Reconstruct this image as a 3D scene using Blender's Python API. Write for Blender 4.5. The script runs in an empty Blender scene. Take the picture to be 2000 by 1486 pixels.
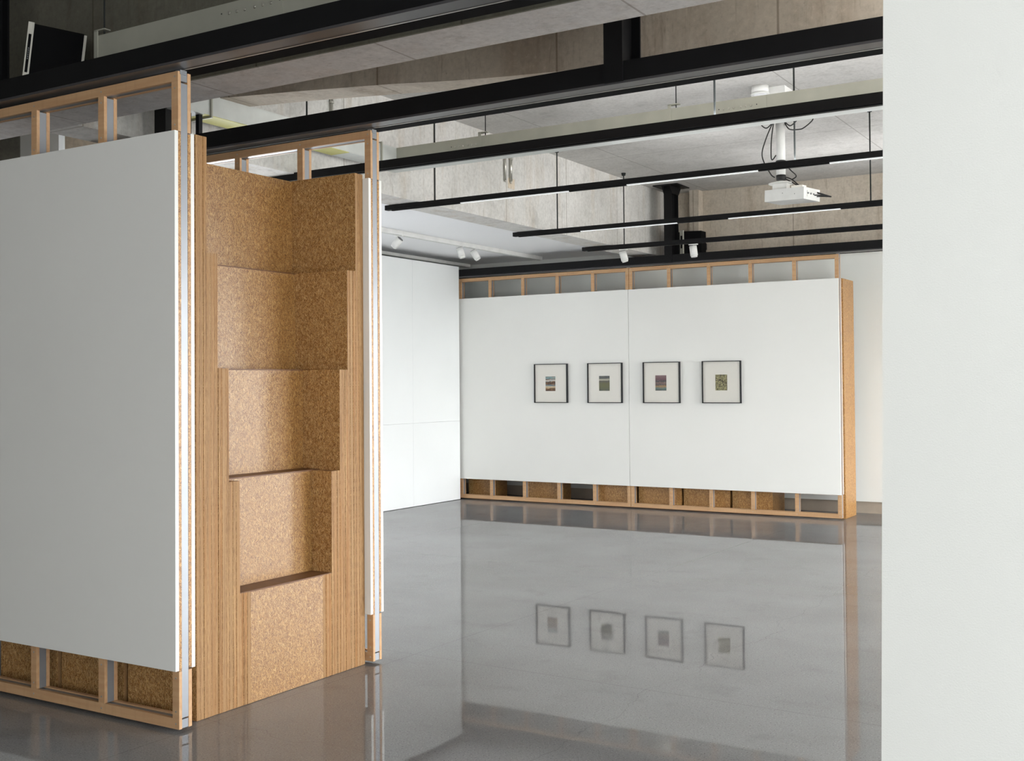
import bpy, bmesh, math, random
from mathutils import Vector, Matrix
random.seed(7)
SC = bpy.context.scene
COL = SC.collection

# ------------------------------------------------------------------ camera
CAM_F, YAW, PITCH, ROLL, CY, EYE = 2209.88, 0.5483, 0.0200, -0.0079, 705.04, 1.55
fw = Vector((-math.sin(YAW)*math.cos(PITCH), math.cos(YAW)*math.cos(PITCH), math.sin(PITCH)))
rt = Vector((math.cos(YAW), math.sin(YAW), 0)); up = rt.cross(fw)
r2 = rt*math.cos(ROLL)+up*math.sin(ROLL); u2 = -rt*math.sin(ROLL)+up*math.cos(ROLL)
cd = bpy.data.cameras.new('camera'); cam = bpy.data.objects.new('camera', cd); COL.objects.link(cam)
cam.matrix_world = Matrix(((r2.x, u2.x, -fw.x, 0), (r2.y, u2.y, -fw.y, 0), (r2.z, u2.z, -fw.z, EYE), (0, 0, 0, 1)))
cd.sensor_width = 36; cd.lens = CAM_F/2000*36; cd.shift_y = -(743-CY)/2000; cd.clip_end = 200
SC.camera = cam
SC.view_settings.view_transform = 'Standard'; SC.view_settings.look = 'None'
SC.view_settings.gamma = 1; SC.view_settings.use_curve_mapping = False
SC.view_settings.exposure = 0.0
SC.cycles.max_bounces = 10; SC.cycles.diffuse_bounces = 6; SC.cycles.glossy_bounces = 4

# ------------------------------------------------------------------ materials
class NT:
    def __init__(s, name):
        s.m = bpy.data.materials.new(name); s.m.use_nodes = True
        s.t = s.m.node_tree; s.t.nodes.clear()
        s.out = s.n('ShaderNodeOutputMaterial'); s.b = s.n('ShaderNodeBsdfPrincipled')
        s.l(s.b.outputs[0], s.out.inputs[0])
    def n(s, typ, **kw):
        x = s.t.nodes.new(typ)
        for k, v in kw.items(): setattr(x, k, v)
        return x
    def l(s, a, b): s.t.links.new(a, b)
    def set(s, sock, v):
        if isinstance(v, bpy.types.NodeSocket): s.l(v, sock)
        elif v is not None: sock.default_value = v
    def pos(s): return s.n('ShaderNodeNewGeometry').outputs['Position']
    def mapping(s, vec, scale=(1, 1, 1), rot=(0, 0, 0), loc=(0, 0, 0)):
        m = s.n('ShaderNodeMapping'); s.l(vec, m.inputs[0]); m.inputs['Scale'].default_value = scale
        m.inputs['Rotation'].default_value = rot; m.inputs['Location'].default_value = loc; return m.outputs[0]
    def noise(s, vec, scale=5, detail=3, rough=.5, dist=0):
        x = s.n('ShaderNodeTexNoise'); s.l(vec, x.inputs['Vector']); x.inputs['Scale'].default_value = scale
        x.inputs['Detail'].default_value = detail; x.inputs['Roughness'].default_value = rough
        x.inputs['Distortion'].default_value = dist; return x.outputs['Fac']
    def ramp(s, fac, pts):
        x = s.n('ShaderNodeValToRGB'); s.l(fac, x.inputs[0]); e = x.color_ramp.elements
        while len(e) > 1: e.remove(e[-1])
        for i, (p, c) in enumerate(pts):
            if i: el = e.new(p)
            else: el = e[0]; el.position = p
            el.color = (c[0], c[1], c[2], 1) if hasattr(c, '__len__') else (c, c, c, 1)
        return x.outputs[0]
    def math(s, op, a, b=None, c=None):
        x = s.n('ShaderNodeMath', operation=op); s.set(x.inputs[0], a); s.set(x.inputs[1], b)
        if c is not None: s.set(x.inputs[2], c)
        return x.outputs[0]
    def mix(s, fac, a, b, mode='MIX'):
        x = s.n('ShaderNodeMix', data_type='RGBA', blend_type=mode)
        s.set(x.inputs[0], fac)
        for k, v in ((6, a), (7, b)):
            if isinstance(v, tuple): v = (v[0], v[1], v[2], 1)
            s.set(x.inputs[k], v)
        return x.outputs[2]
    def bump(s, h, strength=.2, dist=.01):
        x = s.n('ShaderNodeBump'); s.l(h, x.inputs['Height']); x.inputs['Strength'].default_value = strength
        x.inputs['Distance'].default_value = dist; s.l(x.outputs[0], s.b.inputs['Normal'])
    def base(s, c):
        if isinstance(c, tuple): c = (c[0], c[1], c[2], 1)
        s.set(s.b.inputs['Base Color'], c)

def srgb(r, g, b):
    f = lambda v: (v/255/12.92 if v/255 <= .04045 else ((v/255+.055)/1.055)**2.4)
    return (f(r), f(g), f(b))

def plain(name, col, rough=.5, metal=0., spec=.5, var=.06, scale=8):
    t = NT(name); p = t.pos(); f = t.noise(p, scale, 3)
    c = t.mix(t.ramp(f, [(.3, 0), (.7, 1)]), tuple(v*(1-var) for v in col), tuple(min(1, v*(1+var)) for v in col))
    t.base(c); t.b.inputs['Roughness'].default_value = rough; t.b.inputs['Metallic'].default_value = metal
    t.b.inputs['Specular IOR Level'].default_value = spec
    return t.m

def paint(name, col, bump=.05):
    t = NT(name); p = t.pos(); f = t.noise(p, 1.3, 3); g = t.noise(p, 260, 2)
    t.base(t.mix(t.ramp(f, [(.35, 0), (.65, 1)]), tuple(v*.98 for v in col), col))
    t.b.inputs['Roughness'].default_value = .6; t.b.inputs['Specular IOR Level'].default_value = .3
    t.bump(g, bump, .002); return t.m

def strands(t, uv, seed):
    """pressed straw strands in the plane given by uv (x, y used); returns colour"""
    warp = t.n('ShaderNodeTexNoise'); t.l(uv, warp.inputs['Vector']); warp.inputs['Scale'].default_value = 9; warp.inputs['Detail'].default_value = 1
    sub = t.n('ShaderNodeVectorMath', operation='SUBTRACT'); t.l(warp.outputs['Color'], sub.inputs[0]); sub.inputs[1].default_value = (.5, .5, .5)
    sc = t.n('ShaderNodeVectorMath', operation='SCALE'); t.l(sub.outputs[0], sc.inputs[0]); sc.inputs['Scale'].default_value = .016
    ad = t.n('ShaderNodeVectorMath', operation='ADD'); t.l(uv, ad.inputs[0]); t.l(sc.outputs[0], ad.inputs[1]); uvw = ad.outputs[0]
    big = t.noise(uv, 6, 3, .6)
    col = t.mix(t.ramp(big, [(.35, 0), (.65, 1)]), srgb(176, 128, 74), srgb(199, 154, 100))
    fine = t.noise(uvw, 150, 2, .6)
    col = t.mix(t.ramp(fine, [(.35, .75), (.62, 0)]), col, srgb(128, 82, 38))
    tot = None
    for i, (ang, s1, s2, lo, hi, c) in enumerate([
            (.3, 30, 300, .56, .62, srgb(208, 166, 110)), (1.15, 34, 340, .58, .64, srgb(118, 74, 34)), (1.9, 26, 280, .57, .63, srgb(222, 184, 128)),
            (2.7, 36, 330, .59, .66, srgb(128, 86, 48)), (.8, 20, 240, .62, .67, srgb(238, 206, 152)), (2.3, 26, 270, .60, .66, srgb(214, 166, 98)),
            (1.5, 24, 250, .62, .68, srgb(236, 200, 142)), (1.35, 11, 150, .655, .70, srgb(226, 188, 130)), (1.75, 12, 170, .66, .70, srgb(240, 208, 154)), (2.5, 12, 160, .66, .70, srgb(132, 88, 48)), (0.05, 30, 320, .62, .68, srgb(118, 76, 42))]):
        m = t.mapping(uvw, (1, 1, 1), (0, 0, ang), (seed+i*3.7, i*1.9, 0)); m = t.mapping(m, (s1*1.4, s2*1.35, 1))
        f = t.ramp(t.noise(m, 1, 1.5, .4), [(lo, 0), (hi, 1)])
        col = t.mix(f, col, c); tot = f if tot is None else t.math('MAXIMUM', tot, f)
    return col, tot, fine

def strandboard(name, tint=1.0):
    t = NT(name); p = t.pos()
    sep = t.n('ShaderNodeSeparateXYZ'); t.l(p, sep.inputs[0])
    nrm = t.n('ShaderNodeSeparateXYZ'); t.l(t.n('ShaderNodeNewGeometry').outputs['True Normal'], nrm.inputs[0])
    ax = t.math('GREATER_THAN', t.math('ABSOLUTE', nrm.outputs[0]), .5)
    com = t.n('ShaderNodeCombineXYZ')
    sel = t.n('ShaderNodeMix', data_type='FLOAT'); t.l(ax, sel.inputs[0]); t.l(sep.outputs[0], sel.inputs[2]); t.l(sep.outputs[1], sel.inputs[3])
    t.l(sel.outputs[0], com.inputs[0]); t.l(sep.outputs[2], com.inputs[1])
    rnd = t.n('ShaderNodeObjectInfo').outputs['Random']
    col, tot, fine = strands(t, com.outputs[0], 0)
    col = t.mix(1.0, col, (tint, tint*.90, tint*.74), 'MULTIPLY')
    t.base(col); t.b.inputs['Roughness'].default_value = .34; t.b.inputs['Specular IOR Level'].default_value = .58
    h = t.math('ADD', t.math('MULTIPLY', tot, .6), fine); t.bump(h, .16, .002)
    return t.m

def board_edge(name):
    """laminated board: strands on the broad (Y) faces, fine layered edge grain on the X faces"""
    t = NT(name); p = t.pos()
    sep = t.n('ShaderNodeSeparateXYZ'); t.l(p, sep.inputs[0])
    nrm = t.n('ShaderNodeSeparateXYZ'); t.l(t.n('ShaderNodeNewGeometry').outputs['True Normal'], nrm.inputs[0])
    ay = t.math('GREATER_THAN', t.math('ABSOLUTE', nrm.outputs[1]), .5)
    com = t.n('ShaderNodeCombineXYZ'); t.l(sep.outputs[0], com.inputs[0]); t.l(sep.outputs[2], com.inputs[1])
    scol, tot, fine = strands(t, com.outputs[0], 5)
    rnd = t.n('ShaderNodeObjectInfo').outputs['Random']
    e1 = t.noise(t.mapping(p, (0, 230, 1.3)), 1, 2, .7); e2 = t.noise(t.mapping(p, (0, 480, 26)), 1, 3, .65)
    e3 = t.noise(t.mapping(p, (0, 45, .9)), 1, 2, .5)
    ec = t.mix(t.ramp(e1, [(.4, 0), (.6, 1)]), srgb(134, 92, 50), srgb(200, 160, 112))
    ec = t.mix(t.ramp(e2, [(.36, .85), (.5, 0)]), ec, srgb(104, 66, 34))
    ec = t.mix(t.ramp(e2, [(.58, 0), (.7, .6)]), ec, srgb(222, 188, 140))
    ec = t.mix(t.ramp(e3, [(.45, 0), (.7, .6)]), ec, srgb(170, 112, 52))
    ec = t.mix(t.math('MULTIPLY', rnd, .55), ec, srgb(184, 150, 110))
    zz = t.math('MULTIPLY', t.math('SUBTRACT', rnd, .5), .3)
    col = t.mix(ay, ec, scol); col = t.mix(1.0, col, (.84, .83, .81), 'MULTIPLY')
    t.base(col); t.b.inputs['Roughness'].default_value = .55; t.b.inputs['Specular IOR Level'].default_value = .3
    t.bump(t.math('ADD', e2, fine), .3, .0015)
    return t.m

def timber(name, a, b):
    t = NT(name); p = t.pos()
    f = t.noise(t.mapping(p, (3, 40, 40)), 1, 3, .5); g = t.noise(t.mapping(p, (60, 60, 4)), 1, 3, .5)
    c = t.mix(t.ramp(f, [(.35, 0), (.65, 1)]), a, b)
    c = t.mix(t.ramp(g, [(.5, 0), (.75, .25)]), c, tuple(v*.8 for v in a))
    t.base(c); t.b.inputs['Roughness'].default_value = .45; t.b.inputs['Specular IOR Level'].default_value = .35
    return t.m

def concrete(name, a, b, stain, jx=None, axis='x', streak=.5, bump=.25):
    t = NT(name); p = t.pos()
    n1 = t.noise(p, 1.1, 5, .6, .4); n2 = t.noise(p, 7, 6, .65); n3 = t.noise(t.mapping(p, (5, 5, .7)), 1, 4, .6)
    c = t.mix(t.ramp(n1, [(.35, 0), (.66, 1)]), a, b)
    c = t.mix(t.ramp(n2, [(.5, 0), (.72, .45)]), c, tuple(v*.72 for v in a))
    c = t.mix(t.math('MULTIPLY', t.ramp(n3, [(.52, 0), (.7, 1)]), streak), c, stain)
    g1 = t.noise(p, 34, 4, .7); g2 = t.noise(t.mapping(p, (22, 22, 3)), 1, 4, .7, .6)
    c = t.mix(t.ramp(g1, [(.5, 0), (.72, .35)]), c, tuple(v*.55 for v in a)); c = t.mix(t.ramp(g1, [(.28, .3), (.45, 0)]), c, tuple(min(1, v*1.25) for v in b))
    c = t.mix(t.ramp(g2, [(.56, 0), (.74, .4)]), c, tuple(v*.6 for v in stain))
    # bug holes and spall flecks
    v = t.n('ShaderNodeTexVoronoi'); t.l(t.mapping(p, (1, 1, .8)), v.inputs['Vector']); v.inputs['Scale'].default_value = 9
    hole = t.ramp(t.math('ADD', v.outputs['Distance'], t.math('MULTIPLY', n2, .15)), [(.075, 1), (.13, 0)])
    c = t.mix(t.math('MULTIPLY', hole, .4), c, tuple(x*.4 for x in stain))
    # dark blotches
    b2 = t.noise(p, 2.6, 3, .7); c = t.mix(t.ramp(b2, [(.62, 0), (.72, .35)]), c, tuple(x*.6 for x in a))
    h = n2
    if jx:
        sep = t.n('ShaderNodeSeparateXYZ'); t.l(p, sep.inputs[0])
        joints = None
        for ch, per, off in jx:
            w = t.math('PINGPONG', t.math('ADD', sep.outputs['xyz'.index(ch)], off+100*per), per/2)
            j = t.math('LESS_THAN', t.math('ADD', w, t.math('MULTIPLY', n2, .004)), .0075)
            joints = j if joints is None else t.math('MAXIMUM', joints, j)
        c = t.mix(t.math('MULTIPLY', joints, .55), c, tuple(x*.45 for x in stain))
        h = t.math('SUBTRACT', n2, t.math('MULTIPLY', joints, .5))
    t.base(c); t.b.inputs['Roughness'].default_value = .8; t.b.inputs['Specular IOR Level'].default_value = .25
    t.bump(t.math('SUBTRACT', h, hole), bump, .012)
    return t.m

def floor_mat():
    t = NT('polished_terrazzo'); p = t.pos()
    n1 = t.noise(p, .55, 3, .55)
    c = t.mix(t.ramp(n1, [(.35, 0), (.65, 1)]), srgb(125, 124, 124), srgb(141, 141, 142))
    sd = t.noise(p, 120, 1, .5); sl = t.noise(t.mapping(p, loc=(7, 3, 0)), 150, 1, .5)
    c = t.mix(t.ramp(sd, [(.6, 0), (.72, .55)]), c, srgb(62, 58, 56)); c = t.mix(t.ramp(sl, [(.62, 0), (.74, .5)]), c, srgb(196, 194, 190))
    b2 = t.noise(p, 3.2, 4, .65); c = t.mix(t.ramp(b2, [(.55, 0), (.75, .3)]), c, srgb(98, 96, 95))
    # saw cuts and a few wandering hairlines
    sp2 = t.n('ShaderNodeSeparateXYZ'); t.l(t.mapping(p, (1, 1, 1), (0, 0, .02)), sp2.inputs[0]); wob = t.noise(p, 1.2, 4, .6)
    for ch, per, off, am, st in ((0, 3.1, .9, .0, .3), (1, 3.1, 1.0, .0, .3), (0, 5.7, 2.2, .55, .22), (1, 4.3, .3, .6, .2)):
        q = t.math('PINGPONG', t.math('ADD', t.math('ADD', sp2.outputs[ch], off+100*per), t.math('MULTIPLY', wob, am)), per/2)
        c = t.mix(t.math('MULTIPLY', t.math('LESS_THAN', q, .0028), st), c, srgb(60, 58, 56))
    r = t.ramp(t.noise(p, 1.7, 3), [(.3, .012), (.7, .03)])
    bp = t.n('ShaderNodeBump'); t.l(t.noise(p, 2.3, 2), bp.inputs['Height']); bp.inputs['Strength'].default_value = .05; bp.inputs['Distance'].default_value = .004
    df = t.n('ShaderNodeBsdfDiffuse'); gl = t.n('ShaderNodeBsdfGlossy'); fr = t.n('ShaderNodeFresnel'); mx = t.n('ShaderNodeMixShader')
    fr.inputs['IOR'].default_value = 1.55; t.l(bp.outputs[0], fr.inputs['Normal'])
    t.l(c, df.inputs['Color']); t.l(r, gl.inputs['Roughness']); t.l(bp.outputs[0], gl.inputs['Normal'])
    t.l(t.math('MINIMUM', fr.outputs[0], .40), mx.inputs[0]); t.l(df.outputs[0], mx.inputs[1]); t.l(gl.outputs[0], mx.inputs[2])
    t.t.nodes.remove(t.b); t.l(mx.outputs[0], t.out.inputs[0])
    return t.m

M = {}
M['white'] = paint('white_board', srgb(240, 240, 237), .02)
M['wallpaint'] = paint('white_wall_paint', srgb(233, 235, 232), .25)
M['clad'] = paint('white_cladding', srgb(240, 243, 244), .02)
M['soffit'] = paint('white_soffit', srgb(248, 249, 252), .03)
M['plinth'] = plain('beige_plinth', srgb(168, 156, 142), .6)
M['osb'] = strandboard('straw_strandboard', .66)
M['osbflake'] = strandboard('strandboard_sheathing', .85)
M['edge'] = board_edge('laminated_board_edges')
M['shelf'] = timber('brown_shelf_top', srgb(104, 70, 46), srgb(116, 80, 54))
M['timber'] = timber('pale_brown_timber', srgb(196, 155, 116), srgb(206, 168, 128))
M['alu'] = plain('satin_aluminium', srgb(150, 154, 160), .38, .4, .5, .04)
M['black'] = plain('black_steel', (.006, .006, .0068), .5, 0, .2, .1)
M['mattblack'] = plain('matt_black_steel', (.006, .006, .0065), .85, 0, .08, .1)
M['litrail'] = plain('lit_rail_underside', (.075, .073, .078), .3, .3, .5, .05)  # light on the front lip put into this greyer tone
M['slot'] = plain('bright_rail_slot', (.5, .48, .46), .3, .8)
M['galv'] = plain('galvanised_steel', srgb(176, 176, 164), .42, .35, .5, .08, 5)
M['galvwhite'] = plain('pale_duct_metal', srgb(208, 211, 208), .5, .1)
M['yellowlit'] = plain('yellow_lit_underside', srgb(204, 200, 118), .5)  # yellow light on the side duct's underside, painted as bands
M['screw'] = plain('zinc_screw', srgb(190, 188, 180), .3, .8)
M['plasticw'] = plain('white_plastic', srgb(232, 232, 230), .35)
M['plasticg'] = plain('grey_plastic', srgb(120, 122, 124), .45)
M['rubber'] = plain('black_cable', (.015, .015, .015), .5)
M['blackbox'] = plain('black_speaker_shell', (.004, .004, .0045), .8, 0, .1)
M['bezel'] = plain('pale_speaker_bezel', srgb(200, 198, 188), .5)
M['rod'] = plain('grey_suspension_rod', (.035, .038, .038), .9, 0, .05)
M['framew'] = plain('dark_frame', srgb(30, 32, 36), .45, 0, .3)
M['mat'] = paint('cream_mat_board', srgb(246, 243, 236), .02)
M['osbwarm'] = M['osb']
M['conc'] = concrete('pale_board_marked_concrete', srgb(203, 201, 197), srgb(226, 224, 221), srgb(186, 170, 150), [('y', 1.22, .41)], streak=.45)
M['concslab'] = concrete('concrete_slab', srgb(186, 184, 181), srgb(204, 202, 199), srgb(176, 170, 162), [('x', 2.44, .35), ('y', 1.22, .2)], streak=.15, bump=.15)
M['concwarm'] = concrete('warm_concrete', srgb(186, 175, 160), srgb(206, 196, 182), srgb(150, 128, 106), [('x', 1.22, .5)], streak=.5)
M['concdark'] = concrete('raw_concrete', srgb(98, 96, 86), srgb(114, 111, 100), srgb(84, 76, 64), [('x', 1.22, .3)], streak=.4)  # dark tone holds the shade of the first beam's front face
M['concunder'] = concrete('raw_concrete_underside', srgb(184, 180, 178), srgb(204, 200, 197), srgb(170, 152, 138), [('x', 1.22, .8)], streak=.25)
M['plaster'] = concrete('beige_plaster', srgb(206, 192, 172), srgb(226, 212, 194), srgb(214, 208, 198), None, streak=.5)
M['floor'] = floor_mat()
def emis(name, col, s):
    t = NT(name); t.base(col); t.b.inputs['Emission Color'].default_value = (*col, 1); t.b.inputs['Emission Strength'].default_value = s
    return t.m
M['led'] = emis('led_diffuser', (.85, .87, .88), .42)

def glass():
    t = NT('picture_glass'); tr = t.n('ShaderNodeBsdfTransparent'); gl = t.n('ShaderNodeBsdfGlossy'); fr = t.n('ShaderNodeFresnel'); mx = t.n('ShaderNodeMixShader')
    fr.inputs['IOR'].default_value = 1.12; gl.inputs['Roughness'].default_value = .02
    t.l(fr.outputs[0], mx.inputs[0]); t.l(tr.outputs[0], mx.inputs[1]); t.l(gl.outputs[0], mx.inputs[2]); t.t.nodes.remove(t.b); t.l(mx.outputs[0], t.out.inputs[0])
    return t.m
M['glass'] = glass()

def art(name, kind):
    t = NT(name); p = t.pos(); sep = t.n('ShaderNodeSeparateXYZ'); t.l(p, sep.inputs[0])
    z = t.math('DIVIDE', t.math('SUBTRACT', sep.outputs[2], 1.45), .19)
    sw = t.noise(t.mapping(p, (14, 1, 60)), 1, 5, .7, 1.2); sw2 = t.noise(t.mapping(p, (30, 1, 34)), 1, 5, .7, 2.5)
    zz = t.math('ADD', z, t.math('MULTIPLY', t.math('SUBTRACT', sw, .5), .35))
    S = srgb
    if kind == 0:
        c = t.ramp(zz, [(.0, S(60, 40, 30)), (.18, S(120, 90, 60)), (.28, S(226, 206, 170)), (.36, S(110, 140, 150)), (.5, S(86, 62, 46)), (.62, S(70, 52, 40)), (.72, S(226, 226, 222)), (.82, S(70, 74, 74)), (.9, S(150, 190, 196)), (1, S(40, 60, 60))])
        c = t.mix(t.ramp(sw2, [(.52, 0), (.66, .8)]), c, S(206, 150, 90))
    elif kind == 1:
        c = t.ramp(zz, [(.0, S(66, 72, 70)), (.2, S(84, 86, 50)), (.5, S(96, 92, 50)), (.62, S(66, 64, 56)), (.74, S(216, 210, 190)), (.8, S(80, 84, 84)), (1, S(62, 68, 72))])
        c = t.mix(t.ramp(sw2, [(.54, 0), (.66, .7)]), c, S(160, 160, 60))
    elif kind == 2:
        c = t.ramp(zz, [(.0, S(80, 74, 66)), (.15, S(88, 120, 120)), (.3, S(180, 140, 90)), (.38, S(70, 64, 66)), (.5, S(130, 100, 96)), (.6, S(60, 62, 66)), (.75, S(112, 72, 82)), (1, S(136, 112, 116))])
        c = t.mix(t.ramp(sw2, [(.56, 0), (.66, .7)]), c, S(150, 150, 146))
    else:
        c = t.mix(t.ramp(sw2, [(.42, 0), (.6, 1)]), S(74, 68, 54), S(196, 188, 140))
        c = t.mix(t.ramp(sw, [(.55, 0), (.68, .8)]), c, S(116, 132, 112))
    t.base(c); t.b.inputs['Roughness'].default_value = .4
    return t.m

# ------------------------------------------------------------------ mesh helpers
class MB:
    def __init__(s): s.bm = bmesh.new()
    def box(s, x0, x1, y0, y1, z0, z1):
        v = [s.bm.verts.new(c) for c in ((x0, y0, z0), (x1, y0, z0), (x1, y1, z0), (x0, y1, z0), (x0, y0, z1), (x1, y0, z1), (x1, y1, z1), (x0, y1, z1))]
        for f in ((0, 3, 2, 1), (4, 5, 6, 7), (0, 1, 5, 4), (1, 2, 6, 5), (2, 3, 7, 6), (3, 0, 4, 7)): s.bm.faces.new([v[i] for i in f])
        return v
    def prism(s, pts, n0, n1, plane='xy'):
        """polygon extruded along the third axis"""
        def P(a, b, c): return {'xy': (a, b, c), 'xz': (a, c, b), 'yz': (c, a, b)}[plane]
        A = [s.bm.verts.new(P(a, b, n0)) for a, b in pts]; B = [s.bm.verts.new(P(a, b, n1)) for a, b in pts]
        s.bm.faces.new(A); s.bm.faces.new(B[::-1]); n = len(pts)
        for i in range(n): s.bm.faces.new((A[i], B[i], B[(i+1) % n], A[(i+1) % n]))
    def cyl(s, a, b, r, n=16, r2=None, caps=True):
        a = Vector(a); b = Vector(b); d = (b-a).normalized(); r2 = r if r2 is None else r2
        q = d.to_track_quat('Z', 'Y'); A = []; B = []
        for i in range(n):
            o = Vector((math.cos(2*math.pi*i/n), math.sin(2*math.pi*i/n), 0))
            A.append(s.bm.verts.new(a+q@(o*r))); B.append(s.bm.verts.new(b+q@(o*r2)))
        for i in range(n):
            f = s.bm.faces.new((A[i], A[(i+1) % n], B[(i+1) % n], B[i])); f.smooth = True
        if caps: s.bm.faces.new(A[::-1]); s.bm.faces.new(B)
    def tube(s, pts, r, n=8, sub=6):
        P = [Vector(p) for p in pts]; C = []
        for i in range(len(P)-1):
            p0 = P[max(i-1, 0)]; p1 = P[i]; p2 = P[i+1]; p3 = P[min(i+2, len(P)-1)]
            for k in range(sub):
                t = k/sub
                C.append(.5*((2*p1)+(p2-p0)*t+(2*p0-5*p1+4*p2-p3)*t*t+(-p0+3*p1-3*p2+p3)*t**3))
        C.append(P[-1]); prev = None
        for i, c in enumerate(C):
            d = (C[min(i+1, len(C)-1)]-C[max(i-1, 0)]).normalized(); q = d.to_track_quat('Z', 'Y')
            ring = [s.bm.verts.new(c+q@Vector((r*math.cos(2*math.pi*k/n), r*math.sin(2*math.pi*k/n), 0))) for k in range(n)]
            if prev:
                best = min(range(n), key=lambda o: sum((ring[(k+o) % n].co-prev[k].co).length for k in range(n)))
                ring = ring[best:]+ring[:best]
                for k in range(n):
                    f = s.bm.faces.new((prev[k], prev[(k+1) % n], ring[(k+1) % n], ring[k])); f.smooth = True
            else: s.bm.faces.new(ring[::-1])
            prev = ring
        s.bm.faces.new(prev)
    def bevel(s, w, seg=2, angle=.6):
        e = [x for x in s.bm.edges if len(x.link_faces) == 2 and x.calc_face_angle(0) > angle]
        bmesh.ops.bevel(s.bm, geom=e, offset=w, segments=seg, affect='EDGES', profile=.6); return s
    def xf(s, m): s.bm.transform(m); return s
    def build(s, name, mat, parent=None, origin=None, label=None):
        bmesh.ops.recalc_face_normals(s.bm, faces=s.bm.faces)
        me = bpy.data.meshes.new(name)
        o = Vector(origin) if origin is not None else Vector((0, 0, 0))
        if origin is not None: s.bm.transform(Matrix.Translation(-o))
        s.bm.to_mesh(me); s.bm.free()
        me.materials.append(M[mat] if isinstance(mat, str) else mat)
        ob = bpy.data.objects.new(name, me); COL.objects.link(ob); ob.location = o
        if parent: ob.parent = parent
        if label: ob['label'] = label
        return ob
def bx(*a, bev=0):
    m = MB(); m.box(*a)
    if bev: m.bevel(bev)
    return m
def tag(o, label, cat, group=None):
    o['label'] = label; o['category'] = cat
    if group: o['group'] = group
    return o
def thing(name, label, cat, loc=(0, 0, 0), group=None):
    o = bpy.data.objects.new(name, None); COL.objects.link(o); o.location = loc; o.empty_display_size = .1
    return tag(o, label, cat, group)
def struct(name, mb, mat, label, cat):
    o = mb.build(name, mat); tag(o, label, cat); o['kind'] = 'structure'; return o
def copy_tree(o, parent=None):
    c = o.copy(); COL.objects.link(c)
    if parent: c.parent = parent
    for ch in list(o.children): copy_tree(ch, c)
    return c

# ------------------------------------------------------------------ the setting
SLAB = 3.94
struct('floor', bx(-12, 9, -5, 16, -.2, 0), 'floor', 'polished grey speckled concrete floor mirroring the room', 'floor')
struct('ceiling', bx(-12, 9, -5, 16, SLAB, SLAB+.25), 'concslab', 'raw grey concrete slab ceiling with faint formwork joints', 'ceiling')
# concrete beams of the frame
struct('concrete_beam_side', bx(-6.08, -5.76, 4.43, 13.34, 3.128, SLAB), 'conc', 'pale deep concrete beam running away from the viewer beside the white soffit', 'beam')
struct('concrete_beam_shade_face', bx(-12, 9, 4.085, 4.0995, 3.124, SLAB), 'concdark', 'added facing on the first concrete beam behind the duct, shade put into its dark olive colour', 'beam')  # thin added slab, darkened to paint shade on the beam front
struct('concrete_beam_front', bx(-12, 9, 4.10, 4.43, 3.128, SLAB), 'concunder', 'dark concrete beam crossing overhead between the two nearest black rails', 'beam')
m = MB()
prof = [(-12, 3.94), (-8, 3.62), (-5.72, 3.452), (-4.87, 3.389), (-4.07, 3.323), (-3.6, 3.275), (-3.26, 3.248), (-2.93, 3.226), (-1.5, 3.17), (9, 3.17)]
fr = []; bk = []
dep = [.3, .3, .28, .25, .24, .22, .2, .2, .3, .3]
for (x, z), d in zip(prof, dep):
    fr.append((m.bm.verts.new((x, 5.3, z)), m.bm.verts.new((x, 5.3, SLAB+.02))))
    bk.append((m.bm.verts.new((x, 5.3+d, z)), m.bm.verts.new((x, 5.3+d, SLAB+.02))))
for i in range(len(prof)-1):
    m.bm.faces.new((fr[i][0], fr[i+1][0], fr[i+1][1], fr[i][1])); m.bm.faces.new((bk[i][0], bk[i][1], bk[i+1][1], bk[i+1][0]))
    m.bm.faces.new((fr[i][0], bk[i][0], bk[i+1][0], fr[i+1][0]))
struct('concrete_beam_haunched', m, 'concwarm', 'brownish concrete beam with sloping lower edge above the second black rail', 'beam')
m = bx(-5.76, 9, 13.3, 13.6, 3.128, SLAB); m.box(-5.43, -5.31, 13.16, 13.3, 3.128, SLAB)
struct('concrete_beam_rear', m, 'concwarm', 'stained brown concrete beam along the far wall behind the projector', 'beam')
# far white wall, recessed plinth
m = bx(-12, 2.4, 13.47, 13.7, .139, 3.26); m.box(5.2, 9, 13.47, 13.7, .139, 3.26); m.box(2.4, 5.2, 13.47, 13.7, .139, .3); m.box(2.4, 5.2, 13.47, 13.7, 2.9, 3.26)
struct('wall_far', m, 'wallpaint', 'white painted far wall at the end of the room', 'wall')
struct('baseboard_far', bx(-12, 9, 13.5, 13.7, 0, .139), 'plinth', 'beige recessed plinth under the far white wall', 'baseboard')
struct('ceiling_soffit', bx(-12, -6.08, 7.3, 13.5, 3.25, 3.4), 'soffit', 'smooth white lowered ceiling beside the concrete beam', 'ceiling')
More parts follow.
